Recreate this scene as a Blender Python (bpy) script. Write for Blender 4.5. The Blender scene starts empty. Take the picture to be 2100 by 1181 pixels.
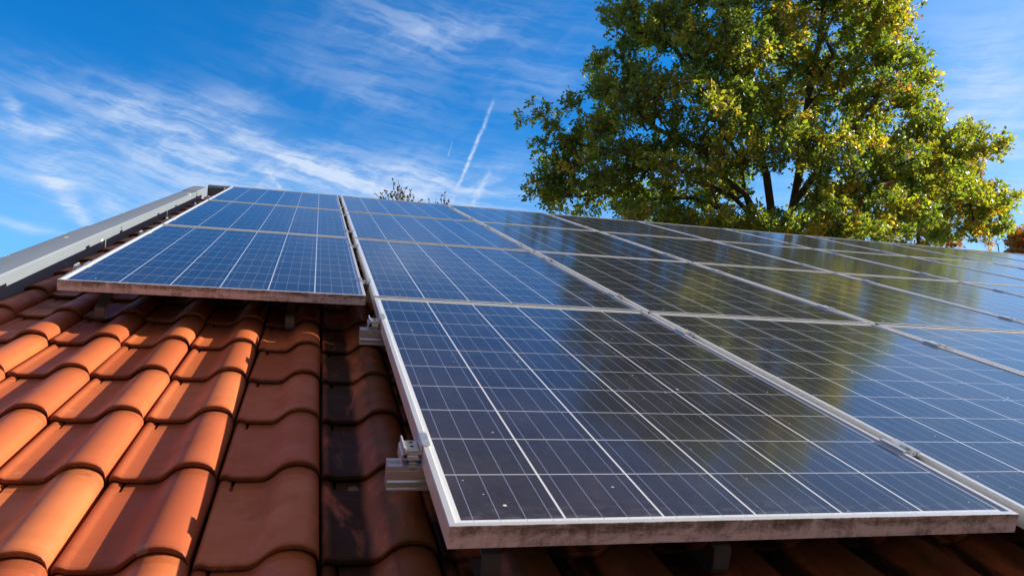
import bpy, math, random
import numpy as np
from mathutils import Matrix, Vector

C = bpy.context.scene.collection
SC = bpy.context.scene
R_ = math.radians
rng = np.random.default_rng(7)
random.seed(7)

# ------------------------------------------------------------------ camera, sky, sun, exposure
PITCH = R_(23.05)                      # roof pitch
# roof frame: u along the eave, v up the slope, n off the roof; panel faces lie at n = 0
M_ROOF = Matrix.Translation((0, 0, 3.6)) @ Matrix.Rotation(PITCH, 4, 'X')
RC = np.array([[0.96579, -0.23850, 0.10150], [0.05690, -0.18700, -0.98070], [0.25290, 0.95300, -0.16700]])
RC[0] /= np.linalg.norm(RC[0]); RC[1] -= RC[0]*RC[1].dot(RC[0]); RC[1] /= np.linalg.norm(RC[1]); RC[2] = np.cross(RC[0], RC[1])
CAM_ROOF = Vector((-0.194, -0.9827, 0.5226))
FPX = 1560.8                           # focal length in units of a 2100 wide frame
cam_d = bpy.data.cameras.new('camera'); cam = bpy.data.objects.new('camera', cam_d); C.objects.link(cam)
cr = Matrix(((RC[0][0], -RC[1][0], -RC[2][0]), (RC[0][1], -RC[1][1], -RC[2][1]), (RC[0][2], -RC[1][2], -RC[2][2]))).to_4x4()
cam.matrix_world = M_ROOF @ Matrix.Translation(CAM_ROOF) @ cr
cam_d.sensor_width = 36.0; cam_d.lens = 36.0*FPX/2100.0
cam_d.clip_start = 0.02; cam_d.clip_end = 3000
SC.camera = cam
M3 = np.array(M_ROOF.to_3x3()); CAMW = np.array(M_ROOF @ CAM_ROOF); RW = RC @ M3.T   # camera axes in world

def at(px, py, d):
    """a world point on the sight line of a photo pixel, d metres ahead of the viewer"""
    return CAMW + d*((px-1050)/FPX*RW[0] + (py-590.5)/FPX*RW[1] + RW[2])

def bearing(px, py):
    d = at(px, py, 1.0)-CAMW; d /= np.linalg.norm(d)
    return math.atan2(d[0], d[1]), math.asin(d[2])

SUN = (M_ROOF.to_3x3() @ Vector((1.0, 0.10, 0.385))).normalized()
SUN_EL = math.asin(SUN.z); SUN_AZ = math.atan2(SUN.x, SUN.y)
sun_d = bpy.data.lights.new('sun', 'SUN'); sun = bpy.data.objects.new('sun', sun_d); C.objects.link(sun)
sun_d.energy = 5.0; sun_d.angle = R_(0.5); sun_d.color = (1.0, 0.925, 0.79)
sun.rotation_euler = SUN.to_track_quat('Z', 'Y').to_euler(); sun.location = (20, 0, 20)
SC.view_settings.view_transform = 'Standard'; SC.view_settings.look = 'None'
SC.view_settings.exposure = 0.85; SC.view_settings.gamma = 1.0

# ------------------------------------------------------------------ node helpers
class NT:
    def __init__(s, tree): s.t = tree; s.n = tree.nodes; s.l = tree.links
    def node(s, kind, **kw):
        x = s.n.new(kind)
        for k, v in kw.items(): setattr(x, k, v)
        return x
    def put(s, sock, v):
        if v is None: return
        if hasattr(v, 'is_output') or isinstance(v, bpy.types.NodeSocket): s.l.new(v, sock)
        elif isinstance(v, (tuple, list)) and len(v) == 3 and sock.type == 'RGBA': sock.default_value = (*v, 1)
        else: sock.default_value = v
    def m(s, op, a, b=None, c=None, clamp=False):
        x = s.node('ShaderNodeMath', operation=op, use_clamp=clamp)
        s.put(x.inputs[0], a); s.put(x.inputs[1], b); s.put(x.inputs[2], c)
        return x.outputs[0]
    def add(s, a, b): return s.m('ADD', a, b)
    def mul(s, a, b): return s.m('MULTIPLY', a, b)
    def sub(s, a, b): return s.m('SUBTRACT', a, b)
    def lt(s, a, b): return s.m('LESS_THAN', a, b)
    def gt(s, a, b): return s.m('GREATER_THAN', a, b)
    def vm(s, op, a, b=None):
        x = s.node('ShaderNodeVectorMath', operation=op); s.put(x.inputs[0], a); s.put(x.inputs[1], b)
        return x.outputs[0]
    def sep(s, v): x = s.node('ShaderNodeSeparateXYZ'); s.put(x.inputs[0], v); return x.outputs
    def comb(s, a, b, c=0.0):
        x = s.node('ShaderNodeCombineXYZ'); s.put(x.inputs[0], a); s.put(x.inputs[1], b); s.put(x.inputs[2], c); return x.outputs[0]
    def noise(s, vec, scale, detail=4.0, rough=0.55, dist=0.0, color=False):
        x = s.node('ShaderNodeTexNoise'); s.put(x.inputs['Vector'], vec); x.inputs['Scale'].default_value = scale
        x.inputs['Detail'].default_value = detail; x.inputs['Roughness'].default_value = rough; x.inputs['Distortion'].default_value = dist
        return x.outputs['Color' if color else 'Fac']
    def vor(s, vec, scale, out='Distance', feature='F1', rnd=1.0):
        x = s.node('ShaderNodeTexVoronoi', feature=feature); s.put(x.inputs['Vector'], vec); x.inputs['Scale'].default_value = scale
        x.inputs['Randomness'].default_value = rnd
        return x.outputs[out]
    def step(s, v, a, b, lo=0.0, hi=1.0):
        x = s.node('ShaderNodeMapRange', interpolation_type='SMOOTHSTEP'); s.put(x.inputs[0], v)
        for i, q in enumerate((a, b, lo, hi)): x.inputs[i+1].default_value = q
        return x.outputs[0]
    def mix(s, f, a, b, blend='MIX'):
        x = s.node('ShaderNodeMix', data_type='RGBA', blend_type=blend, clamp_factor=True)
        s.put(x.inputs[0], f); s.put(x.inputs[6], a); s.put(x.inputs[7], b); return x.outputs[2]
    def attr(s, name): return s.node('ShaderNodeAttribute', attribute_name=name).outputs['Fac']
    def obj(s): return s.node('ShaderNodeTexCoord').outputs['Object']
    def onormal(s): return s.node('ShaderNodeTexCoord').outputs['Normal']
    def ramp(s, f, stops):
        x = s.node('ShaderNodeValToRGB'); s.put(x.inputs[0], f); e = x.color_ramp.elements
        while len(e) < len(stops): e.new(0.5)
        for k, (p, c) in enumerate(stops): e[k].position = p; e[k].color = (*c, 1)
        return x.outputs[0]
    def bump(s, h, strength, dist=0.001, n=None):
        x = s.node('ShaderNodeBump'); s.put(x.inputs['Height'], h); x.inputs['Strength'].default_value = strength
        x.inputs['Distance'].default_value = dist; s.put(x.inputs['Normal'], n); return x.outputs[0]

# ------------------------------------------------------------------ world: physical sky, cirrus and vapour trails by compass bearing
W = bpy.data.worlds.new('World'); SC.world = W; W.use_nodes = True
t = NT(W.node_tree); t.n.clear()
sky = t.node('ShaderNodeTexSky', sky_type='NISHITA'); sky.sun_disc = False
sky.sun_elevation = SUN_EL; sky.sun_rotation = SUN_AZ
sky.altitude = 60; sky.air_density = 1.0; sky.dust_density = 0.6; sky.ozone_density = 3.0
hs = t.node('ShaderNodeHueSaturation'); hs.inputs['Saturation'].default_value = 1.18; hs.inputs['Hue'].default_value = 0.493; hs.inputs['Value'].default_value = 1.0
t.l.new(sky.outputs[0], hs.inputs['Color'])
gen = t.node('ShaderNodeTexCoord').outputs['Generated']
gx, gy, gz = t.sep(gen)
AZ = t.m('ARCTAN2', gx, gy); EL = t.m('ARCSINE', gz)
dirv = t.comb(AZ, EL, 0.0)
wob = t.noise(dirv, 7.0, 4, 0.6, 0.0, color=True)
wobv = t.vm('MULTIPLY', t.vm('SUBTRACT', wob, (0.5, 0.5, 0.5)), (0.05, 0.03, 0.0))
wx, wy, _ = t.sep(t.vm('ADD', dirv, wobv))

def streak(x, y, ang, sx, sy, detail=7, rough=0.62):
    c, s_ = math.cos(ang), math.sin(ang)
    a = t.add(t.mul(x, c), t.mul(y, s_)); b = t.sub(t.mul(y, c), t.mul(x, s_))
    return t.noise(t.comb(t.mul(a, sx), t.mul(b, sy)), 1.0, detail, rough, 0.15)

def blob(x, y, p0, p1, w, weight):
    """soft elongated patch of cirrus between two bearings"""
    a0, e0 = bearing(*p0); a1, e1 = bearing(*p1)
    ca, ce = (a0+a1)/2, (e0+e1)/2; L = math.hypot(a1-a0, e1-e0)/2; th = math.atan2(e1-e0, a1-a0)
    c, s_ = math.cos(th), math.sin(th); w = w/FPX
    dx = t.sub(x, ca); dy = t.sub(y, ce)
    a = t.add(t.mul(dx, c/L), t.mul(dy, s_/L)); b = t.sub(t.mul(dy, c/w), t.mul(dx, s_/w))
    r2 = t.add(t.mul(a, a), t.mul(b, b))
    return t.mul(t.m('EXPONENT', t.mul(r2, -1.0)), weight)

def trail(p0, p1, w, weight):
    a0, e0 = bearing(*p0); a1, e1 = bearing(*p1); th = math.atan2(e1-e0, a1-a0); L = math.hypot(a1-a0, e1-e0)
    c, s_ = math.cos(th), math.sin(th); w = w/FPX
    n1 = t.mul(t.sub(t.noise(dirv, 55.0, 3, 0.6), 0.5), 0.006)
    dx = t.sub(t.add(AZ, n1), a0); dy = t.sub(EL, e0)
    a = t.add(t.mul(dx, c/L), t.mul(dy, s_/L)); b = t.sub(t.mul(dy, c/w), t.mul(dx, s_/w))
    cross = t.m('EXPONENT', t.mul(t.mul(b, b), -1.0))
    along = t.mul(t.step(a, -0.02, 0.12), t.step(a, 0.9, 1.02, 1.0, 0.0))
    return t.mul(t.mul(cross, along), t.mul(t.step(t.noise(dirv, 120.0, 3, 0.7), 0.3, 0.65, 0.25, 1.0), t.mul(t.step(a, 0.0, 0.6, 0.45, 1.0), weight)))

F = None
for p0, p1, w, wt in [((80, 170), (540, 290), 52, 0.9), ((420, 200), (560, 260), 60, 0.45), ((180, 300), (1050, 370), 62, 0.95), ((560, 330), (1090, 372), 14, 0.5),
                      ((-60, 245), (165, 272), 14, 1.0), ((6, 185), (46, 250), 10, 1.0), ((-60, 300), (330, 420), 60, 0.45),
                      ((75, 335), (140, 385), 20, 0.95), ((115, 375), (185, 470), 11, 1.25), ((180, 405), (260, 445), 18, 0.75), ((-80, 430), (170, 495), 13, 0.6),
                      ((680, 30), (1000, 70), 48, 0.42), ((620, 150), (900, 230), 48, 0.34), ((600, 100), (1220, 40), 90, 0.26),
                      ((1880, 260), (2160, 90), 70, 0.62), ((1850, 100), (2160, 10), 60, 0.30), ((1950, 360), (2300, 260), 110, 0.6),
                      ((350, 380), (1150, 420), 60, 0.65), ((1000, 230), (1200, 120), 60, 0.30), ((1350, 420), (2200, 420), 150, 0.45)]:
    b = blob(wx, wy, p0, p1, w, wt); F = b if F is None else t.add(F, b)
st1 = streak(wx, wy, R_(-9), 6.0, 44.0, 8, 0.68); st2 = streak(wx, wy, R_(28), 11.0, 26.0, 7, 0.66)
tex = t.add(t.mul(t.step(st1, 0.40, 0.64), 0.8), t.mul(t.step(st2, 0.44, 0.66), 0.40))
dens = t.mul(F, t.add(t.mul(tex, 0.58), 0.12))
# thin random cirrus added over the unseen sky, a paler fill for the shade
fill_veil = t.m('MAXIMUM', t.step(t.m('ABSOLUTE', t.sub(AZ, 0.26)), 0.8, 1.7), t.step(EL, 0.585, 0.86))
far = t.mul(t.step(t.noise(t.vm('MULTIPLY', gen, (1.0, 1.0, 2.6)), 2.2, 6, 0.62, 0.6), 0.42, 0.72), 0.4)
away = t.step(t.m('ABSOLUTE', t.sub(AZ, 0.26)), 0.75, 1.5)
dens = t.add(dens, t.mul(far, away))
for p0, p1, w, wt in [((1016, 198), (938, 386), 3.4, 0.75), ((1008, 345), (966, 424), 5.5, 0.5), ((545, 345), (575, 388), 4.0, 0.35), ((928, 290), (918, 322), 1.8, 0.25), ((932, 398), (924, 425), 3.0, 0.3)]:
    dens = t.add(dens, trail(p0, p1, w, wt))
dens = t.m('MINIMUM', t.m('MAXIMUM', dens, 0.0), 0.85)
blue = t.mix(1.0, hs.outputs[0], (0.10, 0.96, 1.50), 'MULTIPLY')
low = t.step(EL, 0.16, 0.46, 1.0, 0.0)
skyc = t.mix(t.mul(low, 0.45), blue, (2.9, 5.6, 8.2))
skyc = t.mix(t.step(AZ, 0.45, 1.15, 0.0, 0.52), skyc, (3.6, 4.8, 6.8))   # paler towards the sun
skyc = t.mix(t.mul(fill_veil, 0.78), skyc, (1.40, 0.98, 1.06))   # added layer over the unseen sky, warms the fill on shaded tiles
skyc = t.mix(dens, skyc, (4.7, 5.4, 6.6))
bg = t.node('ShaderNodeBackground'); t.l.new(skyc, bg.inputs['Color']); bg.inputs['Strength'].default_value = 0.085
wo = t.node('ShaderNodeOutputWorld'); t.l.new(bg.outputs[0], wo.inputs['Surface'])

# ------------------------------------------------------------------ materials
def mat(name):
    m = bpy.data.materials.new(name); m.use_nodes = True
    q = NT(m.node_tree); q.b = q.n['Principled BSDF']; q.mat = m
    return m, q
def setp(q, **kw):
    for k, v in kw.items(): q.put(q.b.inputs[k.replace('_', ' ')], v)

# fired clay tiles
M_TILE, q = mat('clay_tile')
P = q.obj(); ux, vy, nz = q.sep(P)
tone = q.attr('tone'); grime = q.attr('grime')
base = q.ramp(tone, [(0.0, (0.40, 0.090, 0.030)), (0.5, (0.54, 0.136, 0.042)), (1.0, (0.62, 0.182, 0.060))])
n1 = q.noise(P, 9.0, 5, 0.6); n2 = q.noise(q.vm('MULTIPLY', P, (60, 22, 60)), 1.0, 4, 0.6); n3 = q.noise(P, 260.0, 2, 0.6)
base = q.mix(q.step(n1, 0.35, 0.75, 0.0, 0.45), base, (0.42, 0.090, 0.026))
base = q.mix(q.step(n2, 0.55, 0.85, 0.0, 0.30), base, (0.30, 0.070, 0.026))
base = q.mix(q.step(n3, 0.60, 0.85, 0.0, 0.25), base, (0.26, 0.10, 0.06))
# black algae and moss on the courses that catch the drip off the panels
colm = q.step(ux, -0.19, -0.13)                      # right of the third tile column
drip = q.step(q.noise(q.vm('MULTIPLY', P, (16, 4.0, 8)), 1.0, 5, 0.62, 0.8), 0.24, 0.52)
stain_shade = q.mul(q.mul(colm, q.step(vy, 2.1, 1.7)), drip)
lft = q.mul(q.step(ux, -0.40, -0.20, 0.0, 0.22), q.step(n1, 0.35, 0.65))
verge = q.mul(q.mul(q.step(ux, -0.94, -1.02), q.step(vy, 1.75, 2.1)), q.step(n1, 0.25, 0.6, 0.35, 0.8))  # verge strip: dirt plus the panels' shade, both put into the tile colour
stain_shade = q.m('MAXIMUM', q.m('MAXIMUM', q.mul(stain_shade, 1.0), q.mul(lft, 0.5)), verge)
fx = q.m('FRACT', q.m('DIVIDE', q.add(ux, 0.156), 0.1995))
crack = q.mul(q.mul(q.step(q.m('ABSOLUTE', q.sub(q.add(fx, q.mul(q.sub(n1, 0.5), 0.12)), 0.50)), 0.12, 0.02), colm), 0.62)
roll = q.step(fx, 0.50, 0.66)
stain_shade = q.m('MAXIMUM', q.sub(q.mul(stain_shade, q.sub(1.0, q.mul(roll, 0.38))), crack), 0.0)
base = q.mix(q.mul(stain_shade, 0.95), base, (0.020, 0.013, 0.007))
moss = q.mul(q.mul(colm, q.step(q.noise(P, 13.0, 6, 0.7), 0.48, 0.66)), q.step(fx, 0.42, 0.70))
base = q.mix(q.mul(moss, 0.55), base, (0.10, 0.105, 0.014))
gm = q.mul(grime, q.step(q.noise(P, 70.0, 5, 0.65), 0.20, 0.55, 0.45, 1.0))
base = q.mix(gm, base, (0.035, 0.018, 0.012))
pat = q.mul(q.step(q.noise(P, 4.5, 7, 0.72, 0.4), 0.52, 0.70), q.step(q.noise(P, 45.0, 4, 0.7), 0.30, 0.62))
base = q.mix(q.mul(pat, 0.42), base, (0.20, 0.060, 0.028))
lich = q.mul(q.lt(q.vor(q.vm('ADD', P, q.vm('MULTIPLY', q.noise(P, 60.0, 3, 0.6, 0.0, color=True), (0.02, 0.02, 0.02))), 11.0), 0.13), q.gt(q.noise(P, 6.0, 3), 0.54))
base = q.mix(q.mul(lich, 0.40), base, (0.40, 0.27, 0.17))
spk = q.lt(q.vor(P, 60.0), 0.045)
base = q.mix(q.mul(spk, 0.5), base, (0.55, 0.45, 0.36))
setp(q, Base_Color=base, Roughness=q.step(n1, 0.3, 0.7, 0.42, 0.60), Specular_IOR_Level=q.mul(0.28, q.sub(1.0, q.mul(stain_shade, 0.75))))
nb = q.bump(q.add(q.mul(n1, 0.6), q.mul(n3, 0.16)), 0.5, 0.0022)
q.put(q.b.inputs['Normal'], nb)

# panel laminate: cells, ribbons, white backsheet under glass
PW, PH = 0.992, 1.636
M_CELL, q = mat('panel_laminate')
P = q.obj(); x, y, z = q.sep(P)
oi = q.node('ShaderNodeObjectInfo').outputs['Random']
sx = q.m('DIVIDE', q.add(x, 0.477), 0.159); sy = q.m('DIVIDE', q.add(y, 0.795), 0.159)
fx, fy = q.m('FRACT', sx), q.m('FRACT', sy)
dx = q.mul(q.m('MINIMUM', fx, q.sub(1.0, fx)), 0.159); dy = q.mul(q.m('MINIMUM', fy, q.sub(1.0, fy)), 0.159)
gap = q.m('MAXIMUM', q.lt(dx, 0.0019), q.lt(dy, 0.0011))
out = q.m('MAXIMUM', q.gt(q.m('ABSOLUTE', x), 0.4755), q.gt(q.m('ABSOLUTE', y), 0.7938))
ribbon = q.lt(q.mul(q.m('ABSOLUTE', q.sub(q.m('FRACT', q.mul(fx, 4.0)), 0.5)), 0.159/4), 0.00065)
ribbon = q.mul(ribbon, q.lt(q.m('ABSOLUTE', y), 0.802))
wn = q.node('ShaderNodeTexWhiteNoise', noise_dimensions='3D')
q.put(wn.inputs['Vector'], q.comb(q.m('FLOOR', sx), q.m('FLOOR', sy), q.mul(oi, 50.0)))
fleck = q.vor(P, 95.0, out='Color'); fl = q.sep(fleck)[0]
cellc = q.mix(wn.outputs['Value'], (0.010, 0.010, 0.017), (0.017, 0.016, 0.028))
cellc = q.mix(q.mul(fl, 0.40), cellc, (0.030, 0.029, 0.044))
finger = q.mul(q.step(q.m('ABSOLUTE', q.sub(q.m('FRACT', q.mul(y, 480.0)), 0.5)), 0.30, 0.5), 0.10)
cellc = q.mix(finger, cellc, (0.30, 0.32, 0.36))
col = q.mix(gap, cellc, (0.66, 0.68, 0.72))
col = q.mix(out, col, (0.70, 0.72, 0.74))
col = q.mix(q.mul(ribbon, 0.75), col, (0.24, 0.31, 0.46))
dust = q.mul(q.step(q.noise(P, 5.0, 6, 0.65), 0.35, 0.8, 0.25, 1.0), 0.085)
edge = q.mul(q.mul(q.step(y, -0.72, -0.815), q.step(q.noise(q.vm('MULTIPLY', P, (30, 60, 1)), 1.0, 4, 0.6), 0.45, 0.7)), 0.18)
dust = q.add(dust, edge)
sp1 = q.mul(q.lt(q.vor(P, 26.0), 0.045), q.gt(q.noise(P, 3.0, 2), 0.48))
sp2 = q.mul(q.lt(q.vor(q.vm('ADD', P, (3.1, 1.7, 0.0)), 9.0), 0.032), q.gt(q.noise(P, 12.0, 2), 0.48))
sp3 = q.mul(q.lt(q.vor(q.vm('ADD', P, (1.3, 5.1, 0.0)), 15.0), 0.040), q.gt(q.noise(P, 7.0, 2), 0.5))
sp = q.m('MAXIMUM', q.m('MAXIMUM', q.mul(sp1, 0.55), q.mul(sp3, 0.7)), sp2)
col = q.mix(dust, col, (0.36, 0.34, 0.36))
col = q.mix(sp, col, (0.66, 0.62, 0.55))
setp(q, Base_Color=col, Roughness=q.m('MAXIMUM', q.step(q.noise(P, 3.0, 4, 0.6), 0.3, 0.8, 0.095, 0.130), q.mul(sp, 0.8)), IOR=1.50, Specular_IOR_Level=0.5)

# anodised aluminium
M_ALU, q = mat('anodised_aluminium')
P = q.obj(); ny = q.sep(q.onormal())[1]
n1 = q.noise(P, 30.0, 4, 0.6)
base = q.mix(n1, (0.62, 0.62, 0.63), (0.74, 0.74, 0.74))
setp(q, Base_Color=base, Metallic=0.75, Roughness=q.step(n1, 0.3, 0.7, 0.30, 0.42))
M_FRAME, q = mat('panel_frame_aluminium')
P = q.obj(); x, y, z = q.sep(P); ny = q.sep(q.onormal())[1]
oi = q.node('ShaderNodeObjectInfo').outputs['Random']
P2 = q.vm('ADD', P, q.comb(q.mul(oi, 9.0), 0.0, 0.0))
n1 = q.noise(P2, 24.0, 4, 0.6)
base = q.mix(n1, (0.66, 0.66, 0.67), (0.78, 0.78, 0.78))
front = q.mul(q.lt(ny, -0.6), q.lt(y, -PH/2+0.004))
blot = q.noise(q.vm('MULTIPLY', P2, (11, 1, 26)), 1.0, 9, 0.78, 0.7)
fine = q.noise(q.vm('MULTIPLY', P2, (160, 1, 260)), 1.0, 3, 0.65)
runs = q.noise(q.vm('MULTIPLY', P2, (70, 1, 10)), 1.0, 4, 0.65)
hi = q.step(z, 0.012, 0.028)
dirt = q.step(q.add(q.add(q.mul(blot, 0.95), q.mul(hi, 0.11)), q.add(q.mul(fine, 0.22), q.mul(runs, 0.30))), 0.64, 0.94)
base = q.mix(q.mul(front, 0.60), base, (0.60, 0.46, 0.43))  # warm bounce off the tiles painted into the lower front face
base = q.mix(q.mul(q.mul(front, dirt), 0.92), base, q.mix(n1, (0.06, 0.045, 0.022), (0.16, 0.105, 0.075)))
topd = q.mul(q.step(q.noise(P2, 9.0, 5, 0.7), 0.55, 0.75), 0.25)
base = q.mix(topd, base, (0.40, 0.37, 0.34))
setp(q, Base_Color=base, Metallic=q.m('SUBTRACT', 0.45, q.mul(front, 0.35)), Roughness=q.add(0.36, q.mul(front, 0.2)))

def plain(name, col, rough=0.5, metal=0.0, var=0.15, scale=20.0, bump=0.0):
    m, q = mat(name); P = q.obj(); n = q.noise(P, scale, 5, 0.6)
    setp(q, Base_Color=q.mix(n, tuple(c*(1-var) for c in col), tuple(min(1, c*(1+var)) for c in col)), Roughness=rough, Metallic=metal)
    if bump: q.put(q.b.inputs['Normal'], q.bump(n, bump, 0.004))
    return m
M_STEEL = plain('hook_steel', (0.20, 0.165, 0.15), 0.45, 0.6, 0.2, 40)
M_DARK = plain('recess_shade', (0.02, 0.018, 0.016), 0.6)  # near-black that paints the shade of holes onto solid discs
M_BOLT = plain('bolt_steel', (0.45, 0.43, 0.40), 0.35, 0.9)
M_CLAMP = plain('clamp_casting', (0.60, 0.57, 0.50), 0.5, 0.35, 0.2, 60)
M_RIDGE = plain('ridge_metal', (0.085, 0.095, 0.11), 0.45, 0.2, 0.2, 8)
M_DECK = plain('roof_underlay', (0.03, 0.025, 0.022), 0.9)
M_ZINC, q = mat('verge_zinc')
P = q.obj(); n1 = q.noise(q.vm('MULTIPLY', P, (14, 2.0, 14)), 1.0, 5, 0.6); n2 = q.noise(P, 60.0, 3, 0.6)
base = q.mix(n1, (0.19, 0.225, 0.265), (0.26, 0.29, 0.325)); base = q.mix(q.step(n2, 0.55, 0.8, 0, 0.3), base, (0.22, 0.225, 0.23))
spl = q.mul(q.lt(q.vor(q.vm('MULTIPLY', P, (9, 5, 9)), 1.0), 0.13), q.gt(q.noise(P, 40.0, 3), 0.47))
base = q.mix(spl, base, (0.78, 0.74, 0.68))
setp(q, Base_Color=base, Metallic=0.12, Roughness=0.46)
q.put(q.b.inputs['Normal'], q.bump(q.noise(q.vm('MULTIPLY', P, (3, 1.4, 3)), 1.0, 2, 0.5), 0.25, 0.01))

M_BRICK, q = mat('brick_wall'); 
bk = q.node('ShaderNodeTexBrick'); P = q.obj(); x, y, z = q.sep(P); q.put(bk.inputs['Vector'], q.comb(q.add(x, y), z, 0.0))
bk.inputs['Scale'].default_value = 4.6; bk.inputs['Color1'].default_value = (0.26, 0.10, 0.06, 1); bk.inputs['Color2'].default_value = (0.33, 0.14, 0.09, 1); bk.inputs['Mortar'].default_value = (0.4, 0.38, 0.34, 1)
setp(q, Base_Color=bk.outputs[0], Roughness=0.85)

M_GRASS, q = mat('lawn'); P = q.obj()
setp(q, Base_Color=q.mix(q.noise(P, 0.4, 6, 0.7), (0.035, 0.06, 0.014), (0.09, 0.10, 0.03)), Roughness=0.9)
q.put(q.b.inputs['Normal'], q.bump(q.noise(P, 30, 4), 0.6, 0.05))

def leafmat(name, stops, trans=0.45, gloss=0.06):
    m, q = mat(name); tn = q.attr('tint')
    c = q.ramp(tn, stops)
    d = q.node('ShaderNodeBsdfDiffuse'); tr = q.node('ShaderNodeBsdfTranslucent'); g = q.node('ShaderNodeBsdfGlossy')
    q.put(d.inputs['Color'], c); q.put(tr.inputs['Color'], q.mix(0.5, c, q.mix(1.0, c, (1.25, 1.2, 0.55), 'MULTIPLY')))
    g.inputs['Roughness'].default_value = 0.42; g.inputs['Color'].default_value = (0.9, 0.95, 1, 1)
    a = q.node('ShaderNodeMixShader'); a.inputs[0].default_value = trans; q.l.new(d.outputs[0], a.inputs[1]); q.l.new(tr.outputs[0], a.inputs[2])
    b = q.node('ShaderNodeMixShader'); b.inputs[0].default_value = gloss; q.l.new(a.outputs[0], b.inputs[1]); q.l.new(g.outputs[0], b.inputs[2])
    q.l.new(b.outputs[0], q.n['Material Output'].inputs[0]); q.n.remove(q.b)
    return m
M_OAK = leafmat('oak_leaves', [(0.0, (0.10, 0.175, 0.034)), (0.30, (0.19, 0.30, 0.026)), (0.52, (0.40, 0.46, 0.028)), (0.76, (0.68, 0.54, 0.03)), (0.92, (0.62, 0.29, 0.035)), (1.0, (0.42, 0.17, 0.04))], 0.62)
M_AUT = leafmat('autumn_leaves', [(0.0, (0.20, 0.16, 0.03)), (0.4, (0.48, 0.27, 0.03)), (0.75, (0.55, 0.19, 0.03)), (1.0, (0.30, 0.09, 0.03))], 0.5)
M_DRY = leafmat('dry_leaves', [(0.0, (0.13, 0.12, 0.05)), (0.5, (0.30, 0.20, 0.11)), (1.0, (0.42, 0.30, 0.20))], 0.3, 0.1)
M_BARK, q = mat('oak_bark'); P = q.obj(); n1 = q.noise(q.vm('MULTIPLY', P, (9, 9, 2)), 1.0, 5, 0.7)
setp(q, Base_Color=q.mix(n1, (0.045, 0.034, 0.026), (0.14, 0.115, 0.09)), Roughness=0.9)
q.put(q.b.inputs['Normal'], q.bump(n1, 0.8, 0.03))

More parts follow.
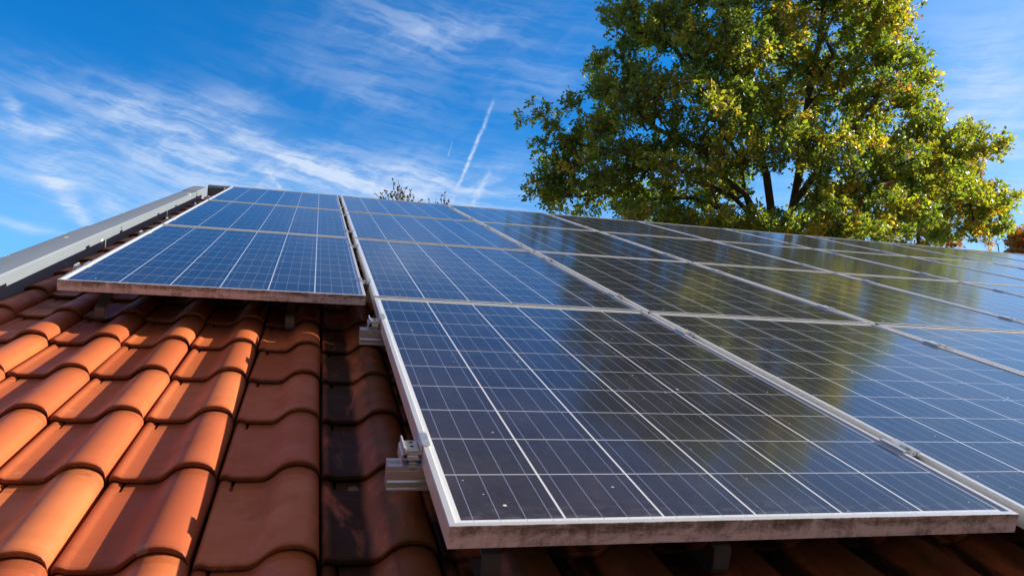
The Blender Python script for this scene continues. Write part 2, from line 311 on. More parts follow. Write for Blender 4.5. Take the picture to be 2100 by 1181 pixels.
# ------------------------------------------------------------------ mesh helpers
def mesh(name, V, Fc, smooth=None):
    me = bpy.data.meshes.new(name); me.from_pydata([tuple(v) for v in V], [], Fc)
    if smooth is not None:
        me.shade_smooth(); me.set_sharp_from_angle(angle=R_(smooth))
    me.update(); return me
class MB:
    def __init__(s): s.V = []; s.F = []
    def addv(s, vs, fs):
        k = len(s.V); s.V += [tuple(v) for v in vs]; s.F += [tuple(i+k for i in f) for f in fs]
    def box(s, a, b, bev=0.0):
        (x0, y0, z0), (x1, y1, z1) = a, b
        if not bev:
            s.addv([(x0, y0, z0), (x1, y0, z0), (x1, y1, z0), (x0, y1, z0), (x0, y0, z1), (x1, y0, z1), (x1, y1, z1), (x0, y1, z1)],
                   [(0, 3, 2, 1), (4, 5, 6, 7), (0, 1, 5, 4), (1, 2, 6, 5), (2, 3, 7, 6), (3, 0, 4, 7)])
        else:
            e = bev
            def ring(z, i): return [(x0+i, y0+i, z), (x1-i, y0+i, z), (x1-i, y1-i, z), (x0+i, y1-i, z)]
            vs = ring(z0, e)+ring(z0+e, 0)+ring(z1-e, 0)+ring(z1, e)
            fs = [(3, 2, 1, 0), (12, 13, 14, 15)]
            for r in range(3):
                for k in range(4): fs.append((r*4+k, r*4+(k+1) % 4, r*4+4+(k+1) % 4, r*4+4+k))
            s.addv(vs, fs)
    def prism(s, prof, axis, a, b):
        """closed profile swept along an axis: prof points fill the two other axes in order"""
        n = len(prof)
        def p(uv, w):
            if axis == 0: return (w, uv[0], uv[1])
            if axis == 1: return (uv[0], w, uv[1])
            return (uv[0], uv[1], w)
        vs = [p(x, a) for x in prof]+[p(x, b) for x in prof]
        fs = [(i, (i+1) % n, n+(i+1) % n, n+i) for i in range(n)]+[tuple(range(n))[::-1], tuple(range(n, 2*n))]
        s.addv(vs, fs)
    def cyl(s, c, r, z0, z1, n=14, axis=2, r2=None):
        r2 = r if r2 is None else r2
        def p(a, b, w):
            return {2: (c[0]+a, c[1]+b, w), 0: (w, c[0]+a, c[1]+b), 1: (c[0]+a, w, c[1]+b)}[axis]
        vs = [p(r*math.cos(2*math.pi*k/n), r*math.sin(2*math.pi*k/n), z0) for k in range(n)]+[p(r2*math.cos(2*math.pi*k/n), r2*math.sin(2*math.pi*k/n), z1) for k in range(n)]
        s.addv(vs, [(i, (i+1) % n, n+(i+1) % n, n+i) for i in range(n)]+[tuple(range(n))[::-1], tuple(range(n, 2*n))])
    def strip(s, path, th, x0, x1):
        """flat bar of thickness th following a path in the y-z plane, from x0 to x1"""
        pts = [Vector(p) for p in path]; up = []; dn = []
        for i, p in enumerate(pts):
            a = (pts[i]-pts[i-1]).normalized() if i else (pts[1]-pts[0]).normalized()
            b = (pts[i+1]-pts[i]).normalized() if i < len(pts)-1 else a
            tt = (a+b).normalized(); nn = Vector((-tt.y, tt.x))*th/2/max(0.5, tt.dot(a))
            up.append(p+nn); dn.append(p-nn)
        s.prism([tuple(v) for v in up]+[tuple(v) for v in dn[::-1]], 0, x0, x1)
    def tube(s, pts, rad, n=5):
        pts = [np.array(p, float) for p in pts]; rows = []; ref = np.array([0.3, 0.2, 0.93])
        k0 = len(s.V)
        for i, p in enumerate(pts):
            d = pts[min(i+1, len(pts)-1)]-pts[max(i-1, 0)]; d /= (np.linalg.norm(d)+1e-9)
            a = np.cross(d, ref); a /= (np.linalg.norm(a)+1e-9); b = np.cross(d, a)
            for k in range(n):
                th = 2*math.pi*k/n; s.V.append(tuple(p+rad[i]*(math.cos(th)*a+math.sin(th)*b)))
        for i in range(len(pts)-1):
            for k in range(n): s.F.append((k0+i*n+k, k0+i*n+(k+1) % n, k0+(i+1)*n+(k+1) % n, k0+(i+1)*n+k))
        e = k0+(len(pts)-1)*n; s.F.append(tuple(range(e, e+n)))
    def build(s, name, m, parent=None, smooth=None, mtx=None):
        return link(name, mesh(name, s.V, s.F, smooth), m, parent, mtx)
def link(name, me, m, parent=None, mtx=None):
    if m is not None and not me.materials: me.materials.append(m)
    o = bpy.data.objects.new(name, me); C.objects.link(o)
    if parent is not None: o.parent = parent
    if mtx is not None: o.matrix_basis = mtx
    return o
def tag(o, label, cat=None, group=None, kind=None):
    if label: o['label'] = label
    if cat: o['category'] = cat
    if group: o['group'] = group
    if kind: o['kind'] = kind
    return o
def thing(name, mtx, label, cat, group=None):
    o = bpy.data.objects.new(name, None); C.objects.link(o); o.matrix_basis = mtx; o.empty_display_size = 0.1
    return tag(o, label, cat, group)
def roof_at(u, v, n): return M_ROOF @ Matrix.Translation((u, v, n))
def dup(root, mtx, label, group=None, scale=None):
    r = root.copy(); C.objects.link(r); r.matrix_basis = mtx @ (Matrix.Diagonal((*scale, 1)) if scale else Matrix())
    r['label'] = label
    if group: r['group'] = group
    for ch in list(root.children):
        c = ch.copy(); C.objects.link(c); c.parent = r
        for g in list(ch.children):
            d = g.copy(); C.objects.link(d); d.parent = c
    return r

# ------------------------------------------------------------------ ground
g = MB(); g.addv([(-900, -900, 0), (900, -900, 0), (900, 900, 0), (-900, 900, 0)], [(0, 1, 2, 3)])
tag(g.build('lawn', M_GRASS), 'green lawn round the house', 'lawn', kind='structure')

# ------------------------------------------------------------------ house: walls, tiled roof, ridge, verge
TW, TP, TU0, TV0 = 0.1995, 0.327, -0.1565, 0.205       # tile cover width, course pitch, one joint, one course edge
U_L, U_R, V_E, V_R = -1.353, 12.4, -1.757, 6.98
HB = Matrix.Translation((5.5, 6.4, 0)); house = thing('brick_house', HB, 'brick house whose orange tiled roof slope fills the foreground under the panels', 'house')
HINV = HB.inverted()
PROF = [(.003, -.012), (.003, -.001), (.005, .0028), (.009, .0050), (.015, .0050), (.020, .0030), (.0255, .0007), (.0268, .0005), (.0312, .0002), (.0325, .0), (.05, .0), (.070, .0), (.085, .0006), (.092, .0030), (.099, .0072),
        (.107, .0140), (.116, .0222), (.126, .0288), (.137, .0328), (.150, .0346), (.162, .0340), (.173, .0315), (.182, .0275), (.1885, .0230), (.1935, .0165), (.1962, .0070), (.1962, -.012)]
STAT = [(.030, -.0125), (.003, -.0125), (.0005, -.0105), (.0, -.0040), (.0006, -.0016), (.0025, -.0003), (.006, .0), (.02, .0), (.05, .0), (.10, .0), (.16, .0), (.22, .0), (.27, .0), (.292, .0), (.298, .0), (.345, .0)]
PROF_LO = [(.003, -.010), (.009, .005), (.026, .0006), (.085, .0006), (.099, .0072), (.116, .0222), (.150, .0346), (.182, .0275), (.1955, .012), (.1962, -.012)]
STAT_LO = [(.02, -.0125), (.0, -.0115), (.0, -.0010), (.003, .0), (.345, .0)]
def tile_template(prof, stat):
    V = []; F = []; G = []
    np_, ns = len(prof), len(stat)
    for (y, dz) in stat:
        for (x, z) in prof:
            zz = z+dz-y*(0.015/TP)
            if y >= .297 and .026 < x < .032: zz -= .009
            V.append((x, y, zz))
    for j in range(ns-1):
        for i in range(np_-1):
            F.append((j*np_+i, j*np_+i+1, (j+1)*np_+i+1, (j+1)*np_+i))
            yy = stat[j+1][0]
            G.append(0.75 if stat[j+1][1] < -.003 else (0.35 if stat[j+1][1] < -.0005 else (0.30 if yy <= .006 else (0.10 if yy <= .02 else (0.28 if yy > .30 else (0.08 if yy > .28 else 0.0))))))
    return np.array(V), F, G
T_HI, T_LO = tile_template(PROF, STAT), tile_template(PROF_LO, STAT_LO)
VV = []; FF = []; TONE = []; GR = []; base_i = 0
r0 = math.floor((V_E-TV0)/TP); r1 = math.ceil((V_R-0.03-TV0)/TP)-1
c0 = math.floor((U_L-TU0)/TW+.01); c1 = math.ceil((U_R-TU0)/TW)
for r in range(r0, r1+1):
    for c in range(c0, c1):
        u0 = TU0+c*TW; v0 = TV0+r*TP
        V, F_, G_ = T_HI if (u0 < 1.7 and v0 < 2.2) or u0 < -0.85 or v0 < 0.4 and u0 < 2.6 else T_LO
        a = rng.normal(0, R_(0.25)); ca, sa = math.cos(a), math.sin(a)
        X = V[:, 0]-.1; Y = V[:, 1]
        x = X*ca-Y*sa+.1+u0+rng.normal(0, .0007); y = X*sa+Y*ca+v0+rng.normal(0, .0016)
        z = V[:, 2]-.16+rng.normal(0, .0006)+rng.normal(0, .004)*X
        y = np.minimum(y, V_R)
        VV.append(np.stack([x, y, z], 1)); FF += [tuple(i+base_i for i in f) for f in F_]; base_i += len(V)
        TONE += [float(np.clip(rng.normal(.5, .22), 0, 1))]*len(F_); GR += G_
# battened underlay below the tiles
VV.append(np.array([(U_L+.05, V_E+.02, -.205), (U_R, V_E+.02, -.205), (U_R, V_R, -.205), (U_L+.05, V_R, -.205)])); FF.append(tuple(base_i+k for k in range(4))); TONE.append(.5); GR.append(1.0); base_i += 4
me = mesh('tiled_roof', np.concatenate(VV), FF, 42)
for nm, arr in (('tone', TONE), ('grime', GR)):
    at_ = me.attributes.new(nm, 'FLOAT', 'FACE'); at_.data.foreach_set('value', np.array(arr, dtype=np.float32))
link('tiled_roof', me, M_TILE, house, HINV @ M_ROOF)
# far slope of the roof, the mirror of this one (simple courses)
RIDGE_W = M_ROOF @ Vector((0, V_R+.02, -.16))
bk_ = MB(); L = V_R-V_E
for r in range(int(L/TP)):
    y0 = r*TP
    prof = [(.0, .0), (.085, .0), (.155, .026), (.1945, .012), (.1995, .0)]
    vs = []; fs = []
    n = int((U_R-U_L)/TW)
    for k in range(n):
        for (x, z) in prof[:-1]: vs.append((U_L+k*TW+x, y0, z)); vs.append((U_L+k*TW+x, y0+TP+.01, z-.014))
    for i in range(len(vs)//2-1): fs.append((2*i, 2*i+2, 2*i+3, 2*i+1))
    bk_.addv(vs, fs)
MBK = Matrix.Translation((0, RIDGE_W.y, RIDGE_W.z)) @ Matrix.Rotation(-PITCH, 4, 'X') @ Matrix.Translation((0, L, 0)) @ Matrix.Diagonal((1, -1, 1, 1))
o = bk_.build('far_roof_slope', M_TILE, house, None, HINV @ MBK)
# walls (gable box) under the roof
zr = RIDGE_W.z-.12; ye = (M_ROOF @ Vector((0, V_E+.35, -.25))); yb = 2*RIDGE_W.y-ye.y
w = MB(); x0, x1 = U_L+.12, U_R-.2
w.addv([(x0, ye.y, 0), (x0, yb, 0), (x0, yb, ye.z), (x0, RIDGE_W.y, zr-.05), (x0, ye.y, ye.z), (x1, ye.y, 0), (x1, yb, 0), (x1, yb, ye.z), (x1, RIDGE_W.y, zr-.05), (x1, ye.y, ye.z)],
       [(0, 1, 2, 3, 4), (9, 8, 7, 6, 5), (0, 4, 9, 5), (1, 6, 7, 2)])
w.build('wall', M_BRICK, house, None, HINV)
# ridge capping: folded dark metal
rc = MB(); rc.prism([(6.955, -.150), (6.958, -.118), (6.962, -.056), (6.975, -.042), (7.02, -.033), (7.075, -.052), (7.10, -.13), (7.09, -.13), (7.07, -.06), (7.02, -.043), (6.98, -.052), (6.97, -.062), (6.966, -.15)], 0, -1.222, U_R)
rc.prism([(6.950, -.152), (6.956, -.060), (6.972, -.044), (7.02, -.033), (7.03, -.039), (6.975, -.045), (6.962, -.058), (6.958, -.152)], 0, -1.236, -1.205)
rc.build('ridge_cap', M_RIDGE, house, 30, HINV @ M_ROOF)
# verge trim: box flashing in three-metre lengths with small overlaps
vt = MB()
cuts = [V_E, 0.35, 3.36, 6.30, 6.90]
for k in range(len(cuts)-1):
    a, b = cuts[k], cuts[k+1]+(0.05 if k < len(cuts)-2 else 0); e = 0.0035*(k % 2)
    prof = [(-1.24+e, -.185), (-1.24+e, -.0585), (-1.2435+e, -.0545+e), (-1.30, -.0505+e), (-1.352-e, -.0535+e), (-1.3565-e, -.0575), (-1.3565-e, -.30), (-1.350, -.30), (-1.350, -.061), (-1.246, -.061), (-1.246, -.185)]
    vt.prism(prof, 1, a, b)
vt.build('verge_trim', M_ZINC, house, 25, HINV @ M_ROOF)
for v in (0.62, 3.62, 6.10, -1.2):
    s_ = MB(); s_.cyl((v, -.075), .006, -1.2386, -1.2366, 10, 0); s_.build('trim_screw', M_BOLT, house, 30, HINV @ M_ROOF)

# ------------------------------------------------------------------ rails
UB = [-.9928, 0, 1.0444, 2.0771, 3.1175, 4.1382, 5.1696, 6.1724, 7.174, 8.1675, 9.165]
VB = [0, 1.6582, 3.3189, 4.9812, 6.6172]
GU, GV = .0265, .0175
RAIL_V = [[VB[j]+.315, VB[j]+1.325] for j in range(4)]
RP = [(-.019, 0), (-.008, 0), (-.008, -.006), (.008, -.006), (.008, 0), (.019, 0), (.019, -.046), (-.019, -.046), (-.019, -.043), (-.0165, -.041), (-.0165, -.034), (-.019, -.032), (-.021, -.029), (-.019, -.026),
      (-.019, -.009), (-.0165, -.0075), (-.0165, -.005), (-.019, -.0035)]
ORD = ['front', 'second', 'third', 'topmost']
for j in range(4):
    for k in range(2):
        ua, ub = (-.047, 5.3) if j == 0 else (-1.036, 9.3)
        r = MB(); r.prism([(a, b) for a, b in RP], 0, ua, ub)
        o = r.build('mounting_rail', M_ALU, None, 20, roof_at(0, RAIL_V[j][k], -.0352))
        lab = {(0, 0): 'aluminium rail end sticking out left of the nearest panel by its front clamp',
               (0, 1): 'shorter looking aluminium rail end left of the nearest panel near its upper corner'}.get((j, k), 'aluminium rail carrying the %s row of panels under its %s half' % (ORD[j], ('lower', 'upper')[k]))
        tag(o, lab, 'rail', 'aluminium rails under the panels')

# ------------------------------------------------------------------ solar panels
def frame_mesh():
    prof = [(0, 0), (0, .0343), (.0008, .035), (.0098, .035), (.0106, .0343), (.0106, .0318), (.0022, .0318), (.0022, .0022), (.024, .0022), (.024, 0)]
    n = len(prof); V = []; F_ = []
    for (sx, sy) in ((-1, -1), (1, -1), (1, 1), (-1, 1)):
        for d, z in prof: V.append((sx*(PW/2-d), sy*(PH/2-d), z))
    for c in range(4):
        for i in range(n):
            F_.append((c*n+i, ((c+1) % 4)*n+i, ((c+1) % 4)*n+(i+1) % n, c*n+(i+1) % n))
    return mesh('frame', V, F_)
FR = frame_mesh(); FR.materials.append(M_FRAME)
lam = MB(); lam.box((-PW/2+.0026, -PH/2+.0026, .0270), (PW/2-.0026, PH/2-.0026, .0312)); LAM = mesh('laminate', lam.V, lam.F); LAM.materials.append(M_CELL)
jb = MB(); jb.box((-.055, .62, .004), (.055, .72, .0265), .004); JB = mesh('junction_box', jb.V, jb.F)
def col_word(i): return ['leftmost', 'second', 'third', 'fourth', 'fifth', 'sixth', 'seventh', 'eighth', 'ninth', 'rightmost'][i]
SPECIAL = {(1, 0): 'nearest large solar panel with mossy lower frame edge and two clamps on its left',
           (0, 1): 'lowest panel of the leftmost column, its dirty frame overhanging sunlit orange tiles',
           (0, 3): 'topmost panel of the leftmost column, beside the grey trim end and dark ridge',
           (2, 0): 'front row panel right of the nearest one, with the dark tree mirrored in it',
           (3, 0): 'front row panel cut by the right edge of the photo'}
VIS = [(0, 1), (0, 2), (0, 3), (1, 0), (1, 1), (1, 2), (1, 3), (2, 0), (2, 1), (2, 2), (2, 3), (3, 0), (3, 1), (3, 2), (3, 3), (4, 1), (4, 2), (4, 3), (5, 1), (5, 2), (5, 3), (6, 2), (6, 3), (7, 2), (7, 3), (8, 3), (9, 3)]
proto = None; VIS.sort(key=lambda k: k != (1, 0))
for (i, j) in VIS:
    ua = UB[i]+GU/2; ub = (UB[i+1] if i < 10 else UB[i]+1.0)-GU/2; va = VB[j]+GV/2; vb = VB[j+1]-GV/2
    mtx = roof_at((ua+ub)/2, (va+vb)/2, -.035) @ Matrix.Rotation(rng.normal(0, .0004), 4, 'Z') @ Matrix.Rotation(rng.normal(0, .0007), 4, 'X') @ Matrix.Rotation(rng.normal(0, .0007), 4, 'Y')
    sc = ((ub-ua)/PW, (vb-va)/PH, 1.0)
    lab = SPECIAL.get((i, j), 'blue solar panel of the %s row, in the %s panel column from the left' % (ORD[j], col_word(i)))
    if lab.find('leftmost panel column from the left') >= 0: lab = 'middle panel of the leftmost column, between two others by the grey trim'
    grp = 'solar panels laid in rows on the roof'
    if proto is None:
        proto = thing('solar_panel', mtx @ Matrix.Diagonal((*sc, 1)), lab, 'solar panel', grp)
        link('frame', FR, M_FRAME, proto); link('laminate', LAM, M_CELL, proto)
    else: dup(proto, mtx, lab, grp, sc)

# ------------------------------------------------------------------ clamps
def mid_clamp(mtx, label):
    t_ = thing('mid_clamp', mtx, label, 'clamp', 'clamps holding the panel edges')
    h = GU/2; b = MB()
    prof = [(-h-.009, .0006), (-h-.009, .0036), (-h+.003, .0036), (-h+.003, -.0070), (h-.003, -.0070), (h-.003, .0036), (h+.009, .0036), (h+.009, .0006), (h-.0006, .0006), (h-.0006, -.0100), (-h+.0006, -.0100), (-h+.0006, .0006)]
    b.prism(prof[::-1], 1, -.036, .036)
    b.build('bracket', M_ALU, t_)
    c = MB(); c.cyl((0, -.004), .0062, -.0069, .0012, 12); c.build('bolt', M_BOLT, t_, 30)
    d = MB()
    d.cyl((0, .016), .0035, -.0069, -.0062, 8); d.cyl((0, -.024), .0035, -.0069, -.0062, 8); d.cyl((0, -.004), .0032, .0012, .0016, 6); d.box((-h+.0045, -.048, -.034), (h-.0045, -.0365, -.006))  # raised dark discs stand in for shaded holes and the bolt socket
    d.build('recess_shade', M_DARK, t_)
    return t_
def end_clamp(mtx, label):
    """local x: 0 at the panel's left edge, z: 0 at the panel's top"""
    t_ = thing('end_clamp', mtx, label, 'clamp', 'end clamps at the left panel edges')
    b = MB()
    b.prism([(.013, .0006), (.013, .0036), (-.001, .0036), (-.004, .0016), (-.004, -.0125), (-.031, -.0125), (-.031, -.004), (-.0335, -.0025), (-.0345, -.004), (-.0345, -.015), (-.037, -.018), (-.0375, -.038), (-.034, -.041), (-.034, -.019), (-.031, -.0155), (-.001, -.0155), (-.001, .0006)][::-1], 1, -.030, .030)
    b.build('bracket', M_ALU, t_)
    k = MB(); k.box((-.029, -.026, -.0125), (-.0055, .020, -.0085), .0012); k.box((-.027, -.034, -.026), (-.007, -.006, -.0162), .002); k.build('clamp_block', M_CLAMP, t_)
    s2 = MB(); s2.box((-.0235, -.033, -.052), (-.0095, -.014, -.0265), .005); s2.cyl((-.0165, -.048), .0085, -.0345, -.0332, 12, 1); s2.build('bolt', M_BOLT, t_, 35)
    d = MB(); d.cyl((-.017, .010), .0036, -.0084, -.0078, 10); d.cyl((-.017, -.009), .0036, -.0084, -.0078, 10); d.build('recess_shade', M_DARK, t_)  # two dark discs in place of holes, their shade given as colour
    return t_
pm = pe = None
VISSET = set(VIS)
for j in range(4):
    for k in range(2):
        v = RAIL_V[j][k]
        for i in range(1, 10):
            if (i-1, j) in VISSET and (i, j) in VISSET:
                m_ = roof_at(UB[i], v, 0.0)
                lab = 'small clamp between %s and %s panel columns, %s one in the %s row' % (col_word(i-1), col_word(i).replace('rightmost', 'tenth'), ('lower', 'upper')[k], ORD[j])
                if pm is None: pm = mid_clamp(m_, lab)
                else: dup(pm, m_, lab, 'clamps holding the panel edges')
        u = UB[1]+GU/2 if j == 0 else UB[0]+GU/2
        if j == 0: lab = ('end clamp with two bolt holes on the nearest rail end, left of the nearest panel', 'smaller looking end clamp near the upper left corner of the nearest panel')[k]
        else: lab = 'end clamp beside the grey trim, %s one on the %s panel row' % (('lower', 'upper')[k], ORD[j])
        m_ = roof_at(u, v+.018, 0.0)
        if pe is None: pe = end_clamp(m_, lab)
        else: dup(pe, m_, lab, 'end clamps at the left panel edges')

# ------------------------------------------------------------------ roof hooks
def hook(u, vb_, vr, label):
    b = MB(); v0 = vr-vb_
    b.strip([(v0+.03, -.084), (v0-.03, -.086), (.022, -.108), (.006, -.111), (0, -.117), (0, -.150), (.004, -.1585), (.012, -.1615), (.085, -.1640)], .005, -.0155, .0155)
    return tag(b.build('roof_hook', M_STEEL, None, 25, roof_at(u, vb_, 0)), label, 'roof hook', 'steel hooks between tiles and rails')
hook(.110, .115, RAIL_V[0][0], 'bent steel roof hook under the nearest panel, close to its lower left corner')
hook(.530, .120, RAIL_V[0][0], 'bent steel roof hook under the middle of the nearest panel')
hook(-.888, 1.80, RAIL_V[1][0], 'bent steel roof hook under the left end of the leftmost lowest panel')
hook(-.266, 1.775, RAIL_V[1][0], 'bent steel roof hook beside the dark tiles under the leftmost lowest panel')

f_ = MB()
pr = [(-.022+.044*k/6, .004+.010*math.sin(math.pi*k/6)) for k in range(7)]
f_.prism(pr+[(x_, z_-.006) for x_, z_ in pr[::-1]], 1, -.012, .016)
f_.addv([(-.018, .016, .002), (.012, .020, .004), (.020, .034, .009), (-.006, .038, .012), (-.002, .027, .016)], [(0, 1, 4), (1, 2, 4), (2, 3, 4), (3, 0, 4), (3, 2, 1, 0)])
tag(f_.build('tile_fragment', M_TILE, None, 40, roof_at(-.995, 1.80, -.163) @ Matrix.Rotation(.5, 4, 'Z')), 'small broken clay fragment on the shaded tiles left of a roof hook', 'clay fragment')

# ------------------------------------------------------------------ trees
def leaf_cloud(name, P0, D0, size, tint, m, parent, smax=1.35):
    """many single leaves: P0 foot points, D0 directions; each leaf a small folded diamond"""
    n = len(P0)
    D = D0/(np.linalg.norm(D0, axis=1, keepdims=True)+1e-9)
    q_ = rng.normal(size=(n, 3)); S = np.cross(D, q_); S /= (np.linalg.norm(S, axis=1, keepdims=True)+1e-9)
    L = (size*rng.uniform(.7, smax, n))[:, None]; Wd = L*rng.uniform(.24, .34, n)[:, None]; N = np.cross(D, S)
    mid = P0+D*L*.55+N*L*.06
    V = np.empty((n, 4, 3)); V[:, 0] = P0; V[:, 1] = mid+S*Wd; V[:, 2] = P0+D*L-N*L*.08; V[:, 3] = mid-S*Wd
    me = bpy.data.meshes.new(name); me.vertices.add(4*n); me.vertices.foreach_set('co', V.astype(np.float32).ravel())
    me.loops.add(4*n); me.polygons.add(n); me.loops.foreach_set('vertex_index', np.arange(4*n, dtype=np.int32))
    me.polygons.foreach_set('loop_start', np.arange(0, 4*n, 4, dtype=np.int32)); me.polygons.foreach_set('loop_total', np.full(n, 4, dtype=np.int32))
    me.update(calc_edges=True)
    a = me.attributes.new('tint', 'FLOAT', 'FACE'); a.data.foreach_set('value', np.clip(tint, 0, 1).astype(np.float32))
    return link(name, me, m, parent)

def grow_tree(base, stems, clusters, m_bark, m_leaf, root, leaf=.115, twigs=5, per=20, tint_fn=None, r_tip=.011, pow_=2.35, spread=.55, rmax=.5):
    """stems: limb polylines (world points); clusters: foliage tuft centres (world points). Returns nothing; adds trunk and crown to root."""
    nodes = []; par = []
    def addn(p, k): nodes.append(np.array(p, float)); par.append(k); return len(nodes)-1
    b0 = addn(base, -1)
    idx = {}
    for s_, (fr, pts) in stems.items():
        k = b0 if fr is None else idx[fr][1]
        ids = []
        prev = nodes[k]
        for p in pts:
            p = np.array(p, float); seg = max(1, int(np.linalg.norm(p-prev)/.7))
            for q_ in range(1, seg+1):
                pp = prev+(p-prev)*q_/seg
                if q_ < seg: pp = pp+rng.normal(0, .05, 3)
                k = addn(pp, k)
            prev = p; ids.append(k)
        idx[s_] = (ids, k)
    cl = np.array(clusters); arr = np.array(nodes)
    start = 4
    order = np.argsort([np.min(np.linalg.norm(arr[start:]-c, axis=1)) for c in cl])
    tips = []
    dist_root = [0.0]*len(nodes)
    for k in range(1, len(nodes)): dist_root[k] = dist_root[par[k]]+np.linalg.norm(nodes[k]-nodes[par[k]])
    for ci in order:
        c = cl[ci]; A = np.array(nodes[start:]); d = np.linalg.norm(A-c, axis=1)
        up = (c[2]-A[:, 2])                       # prefer parents that lie lower and inward
        score = d+np.where(up < -.3, .9, 0)+.10*np.array(dist_root[start:])
        k = int(np.argmin(score))+start
        p0 = nodes[k]; seg = max(2, int(np.linalg.norm(c-p0)/.45)); bend = rng.normal(0, .10, 3)*np.linalg.norm(c-p0); sag = np.array([0, 0, .10*np.linalg.norm(c-p0)])
        for q_ in range(1, seg+1):
            f = q_/seg; pp = p0+(c-p0)*f+(bend-sag)*math.sin(math.pi*f)*.6
            kk = addn(pp, k); dist_root.append(dist_root[k]+np.linalg.norm(nodes[kk]-nodes[k])); k = kk
        tips.append(k)
    n = len(nodes); area = np.zeros(n); kids = [[] for _ in range(n)]
    for k in range(1, n): kids[par[k]].append(k)
    for k in tips: area[k] += r_tip**pow_*2
    for k in range(n-1, 0, -1):
        if not kids[k] and area[k] == 0: area[k] = r_tip**pow_
        area[par[k]] += area[k]
    rad = np.minimum(area**(1/pow_), rmax)
    tb = MB()
    for k in range(n):                            # chains: follow the thickest child
        if k == 0 or kids[par[k]][0] != k or True:
            pass
    done = np.zeros(n, bool)
    for k in range(1, n):
        if done[k]: continue
        chain = [par[k], k]; done[k] = True; cur = k
        while kids[cur]:
            nx = max(kids[cur], key=lambda z_: area[z_])
            if done[nx]: break
            chain.append(nx); done[nx] = True; cur = nx
        rr = [rad[x_] for x_ in chain]; rr[0] = min(rr[0], rr[1]*1.25) if chain[0] != 0 else rr[0]*1.25
        if not kids[chain[-1]]: rr[-1] = .004
        big = rr[1]
        tb.tube([nodes[x_] for x_ in chain], rr, 10 if big > .12 else (6 if big > .03 else 4))
    # twigs and leaves
    LP = []; LD = []; CI = []
    for k in tips:
        c = nodes[k]; d0 = c-nodes[par[k]]; d0 /= (np.linalg.norm(d0)+1e-9)
        tone_c = rng.normal(0, 1)
        for w_ in range(twigs):
            d = d0*.5+rng.normal(0, .75, 3)+np.array([0, 0, .18]); d /= np.linalg.norm(d)
            L_ = spread*rng.uniform(.45, 1.15); st = c-d0*rng.uniform(0, .5)
            e = st+d*L_; tb.tube([st, (st+e)/2+rng.normal(0, .03, 3), e], [.007, .005, .003], 3)
            f = rng.uniform(.25, 1.0, per)**.7
            LP.append(st+d*L_*f[:, None]+rng.normal(0, .055, (per, 3))); LD.append(d*.7+rng.normal(0, .65, (per, 3))); CI.append(np.full(per, tone_c))
    LP = np.concatenate(LP); LD = np.concatenate(LD); CI = np.concatenate(CI)
    return tb, LP, LD, CI

OD = 24.0
LOBES = [(1480, -90, 190, 100, 0, 3.0), (1650, -130, 210, 110, 0, 3.0), (1790, -40, 110, 90, -.5, 2.2), (1330, 30, 95, 90, -.5, 2.4), (1500, 60, 170, 90, -1.5, 2.6), (1700, 60, 160, 100, .5, 2.8), (1840, 80, 62, 80, 0, 1.8),
         (1265, 150, 70, 70, 0, 1.8), (1250, 220, 85, 60, -1, 2.2), (1420, 190, 140, 85, -2, 2.4), (1620, 190, 160, 95, 1.0, 2.8), (1820, 180, 105, 85, -.5, 2.2), (1110, 240, 42, 26, 0, .8), (1150, 285, 52, 34, 0, 1.0), (1205, 295, 45, 45, .5, 1.2),
         (1140, 345, 74, 46, .5, 1.5), (1105, 385, 42, 26, 0, 1.0), (1265, 320, 110, 75, -1.0, 2.4), (1410, 330, 120, 75, -2.2, 2.0), (1215, 395, 110, 36, .5, 1.8), (1380, 420, 120, 42, .5, 2.4), (1560, 280, 130, 65, -1.5, 2.4),
         (1720, 310, 120, 75, -1.5, 2.4), (1870, 310, 110, 75, 0, 2.4), (1885, 235, 60, 48, 0, 1.6), (1960, 275, 60, 30, .3, 1.2), (1985, 300, 72, 42, .5, 1.6), (2042, 296, 26, 14, .5, .6), (1950, 400, 105, 62, .5, 2.2), (2040, 405, 52, 30, .5, 1.2), (2055, 450, 36, 28, .5, 1.0), (1790, 430, 150, 48, -1.5, 2.0),
         (1600, 470, 170, 34, -1.5, 1.6), (1420, 470, 130, 28, 0, 1.8), (1900, 470, 110, 30, .5, 1.6), (1180, 425, 60, 20, 0, 1.0), (1680, 400, 70, 50, 1.5, 1.5), (1480, 380, 60, 45, 1.5, 1.5), (1640, 465, 130, 30, -3.2, 1.2), (1480, 462, 110, 26, -3.0, 1.2), (1760, 470, 120, 32, -3.0, 1.2), (1330, 440, 90, 26, -2.0, 1.2), (2020, 470, 60, 26, .5, 1.0)]
def sample_lobes(lobes, D, dens):
    out = []
    for (cx, cy, rx, ry, dd, rd) in lobes:
        k = D/FPX; vol = rx*k*ry*k*rd; m = max(4, int(dens*vol**.78))
        for _ in range(m):
            v = rng.normal(size=3); v /= np.linalg.norm(v); v *= rng.uniform(.12, 1.0)**.45
            out.append(at(cx+v[0]*rx, cy+v[1]*ry, D+dd+v[2]*rd))
    return out
ob = at(1590, 600, OD); ob[2] = 0.0
oak = thing('oak_tree', Matrix.Translation(ob), 'large oak behind the roof ridge with green leaves turning yellow', 'tree')
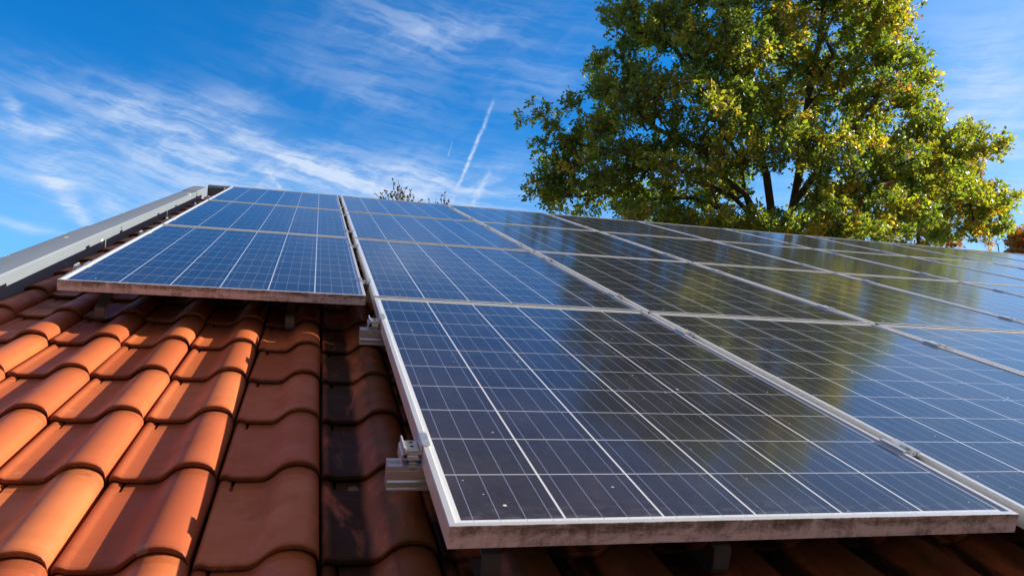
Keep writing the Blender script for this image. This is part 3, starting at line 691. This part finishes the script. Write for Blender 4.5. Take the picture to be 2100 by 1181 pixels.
S = {'trunk': (None, [ob+np.array([0, 0, 1.5]), ob+np.array([.05, 0, 4.0]), at(1588, 560, OD), at(1583, 500, OD)]),
     'a': ('trunk', [at(1580, 420, OD), at(1572, 360, OD), at(1548, 290, OD-.3), at(1520, 180, OD-.5), at(1490, 60, OD-.6), at(1480, -60, OD)]),
     'b': ('trunk', [at(1548, 470, OD+.3), at(1528, 400, OD+.4), at(1517, 330, OD+.5), at(1470, 240, OD), at(1420, 150, OD-.5), at(1350, 60, OD-.5)]),
     'c': ('trunk', [at(1625, 430, OD), at(1640, 350, OD), at(1650, 270, OD+.2), at(1665, 150, OD+.3), at(1690, 20, OD), at(1680, -90, OD)])}
S['a1'] = ('a', [at(1500, -120, OD)]); S['c1'] = ('c', [at(1670, -150, OD)])
def limb(name, pts): S[name] = (None, pts)
tb_roots = {}
S['l1'] = ('trunk', [at(1500, 440, OD-.4), at(1420, 405, OD-.6), at(1330, 408, OD), at(1240, 395, OD+.3), at(1160, 370, OD+.4)])
S['l2'] = ('trunk', [at(1480, 470, OD), at(1420, 450, OD), at(1340, 430, OD+.3)])
S['r1'] = ('trunk', [at(1660, 445, OD-.4), at(1740, 400, OD-.6), at(1840, 360, OD), at(1930, 330, OD+.2), at(2000, 305, OD+.4)])
S['r2'] = ('trunk', [at(1690, 490, OD), at(1780, 465, OD), at(1880, 440, OD+.2), at(1990, 420, OD+.4)])
S['r3'] = ('trunk', [at(1640, 400, OD-.5), at(1720, 290, OD-.5), at(1800, 200, OD-.3), at(1835, 110, OD)])
S['l3'] = ('trunk', [at(1530, 400, OD-.8), at(1440, 320, OD-1.0), at(1340, 260, OD-.6), at(1260, 190, OD)])
S['l4'] = ('trunk', [at(1500, 400, OD-.2), at(1380, 340, OD-.4), at(1260, 310, OD), at(1160, 290, OD)])
CL = sample_lobes(LOBES, OD, 18.0); print('clusters', len(CL))
tb, LP, LD, CI = grow_tree(ob, S, CL, M_BARK, M_OAK, oak, twigs=6, per=17, spread=.47, r_tip=.0085, pow_=2.4)
OI = Matrix.Translation(-Vector(ob))
tb.build('trunk', M_BARK, oak, 50, OI)
# autumn colour: more yellow towards the sunny right and low side of the crown
side = ((LP-at(1560, 250, OD)) @ RW[0])/7.0; lowness = -((LP-at(1560, 250, OD)) @ np.array([0, 0, 1.0]))/5.0
tint = .39+.17*CI+rng.normal(0, .15, len(LP))+.07*np.clip(side, -.9, 1)+.04*np.clip(side*lowness, 0, 1)
leaf_cloud('crown', LP-ob, LD, .124, tint, M_OAK, oak)

def small_tree(name, base_px, D, lobes, dens, label, cat, m_leaf, leaf, twigs, per, tint0, trunk_top, spread=.5, r_tip=.009, jit=.2):
    b = at(base_px, 600, D); b[2] = 0
    root = thing(name, Matrix.Translation(b), label, cat)
    top = at(base_px, trunk_top, D)
    S_ = {'trunk': (None, [b+(top-b)*.3, b+(top-b)*.6+rng.normal(0, .1, 3), top])}
    cl = sample_lobes(lobes, D, dens)
    tb, LP, LD, CI = grow_tree(b, S_, cl, M_BARK, m_leaf, root, twigs=twigs, per=per, spread=spread, r_tip=r_tip)
    tb.build('trunk', M_BARK, root, 50, Matrix.Translation(-Vector(b)))
    if per > 0: leaf_cloud('crown', LP-b, LD, leaf, tint0+.12*CI+rng.normal(0, jit, len(LP)), m_leaf, root)
    return root
small_tree('autumn_tree', 1880, 36.0, [(1820, 400, 90, 60, 0, 2.5), (1920, 370, 110, 70, 0, 2.5), (2010, 420, 70, 55, 0, 2.0), (1860, 480, 160, 45, 0, 2.5), (1750, 430, 60, 40, 0, 1.5), (1870, 560, 170, 60, 0, 3.0), (1880, 640, 120, 50, 0, 2.4)], 9.0,
           'golden orange tree glowing through gaps low behind the oak crown', 'tree', M_AUT, .15, 5, 24, .40, 460)
small_tree('copper_tree', 2140, 40.0, [(2086, 496, 30, 26, 0, 1.5), (2105, 500, 34, 28, 0, 1.5), (2150, 496, 60, 42, 0, 2.0), (2140, 540, 90, 40, 0, 2.4), (2145, 610, 80, 50, 0, 2.4), (2140, 680, 60, 40, 0, 2.0)], 16.0,
           'dark copper red tree low at the right edge above the panels', 'tree', M_AUT, .14, 5, 30, .50, 520)
small_tree('bare_tree', 2046, 34.0, [(2046, 478, 26, 24, 0, .6), (2030, 498, 26, 14, 0, .6)], 22.0,
           'thin leafless tree between the oak and the copper tree', 'tree', M_DRY, .03, 5, 0, .5, 500, .35, .006)
def twig_tree(name, base_px, D, tips, m_leaf, leaf, per, tint0, top, label):
    """a thin treetop: every tip is a twig that rises from the stem, with a few leaves standing along it"""
    b = at(base_px, 600, D); b[2] = 0
    root = thing(name, Matrix.Translation(b), label, 'tree')
    tp = at(base_px, top, D); tb = MB(); tb.tube([b, b+(tp-b)*.5+rng.normal(0, .06, 3), tp], [.07, .04, .012], 7)
    LP = []; LD = []
    low = [(base_px+rng.normal(0, 20+45*g_), top+12+g_*300, 1) for g_ in np.linspace(0, 1, 90)]
    for (px, py, *lw) in list(tips)+low:
        e = at(px, py, D+rng.normal(0, .5 if lw else .12)); f = rng.uniform(.0, .10); st = tp+(b-tp)*f*.4
        if lw: st = tp+(b-tp)*min(.95, max(0, (tp[2]-e[2]+.5)/tp[2]))
        mid = st*.5+e*.5; mid = mid+(e-st)[[0, 1, 2]]*np.array([.15, .15, -.12])
        tb.tube([st, mid, e], [.010, .008, .004], 5)
        for k in range(per):
            g = rng.uniform(.35, 1.0); p = mid+(e-mid)*((g-.35)/.65)
            d = (e-mid)/np.linalg.norm(e-mid)+rng.normal(0, .55, 3)+np.array([0, 0, .35]); LP.append(p); LD.append(d)
            if k % 3 == 0: tb.tube([p, p+d*leaf*.5], [.005, .002], 4)
    tb.build('trunk', M_BARK, root, 50, Matrix.Translation(-Vector(b)))
    LP = np.array(LP); leaf_cloud('crown', LP-b, np.array(LD), leaf, tint0+rng.normal(0, .25, len(LP)), m_leaf, root)
twig_tree('withered_tree', 820, 17.5, [(771, 398), (781, 396), (790, 387), (801, 392), (806, 371), (817, 369), (831, 388), (843, 390), (825, 398), (844, 394), (835, 400), (795, 404), (812, 398), (820, 392), (828, 394), (850, 403), (866, 410), (823, 385), (815, 384), (786, 404), (804, 404), (838, 404)],
          M_DRY, .075, 7, .55, 424, 'withered brown treetop poking above the ridge left of the vapour trail')
twig_tree('young_tree', 909, 18.0, [(904, 401), (911, 398), (920, 409), (893, 415), (899, 416), (879, 411), (913, 404)], M_DRY, .095, 3, .10, 428,
          'pale green sprig of a young tree above the ridge at the third panel column')
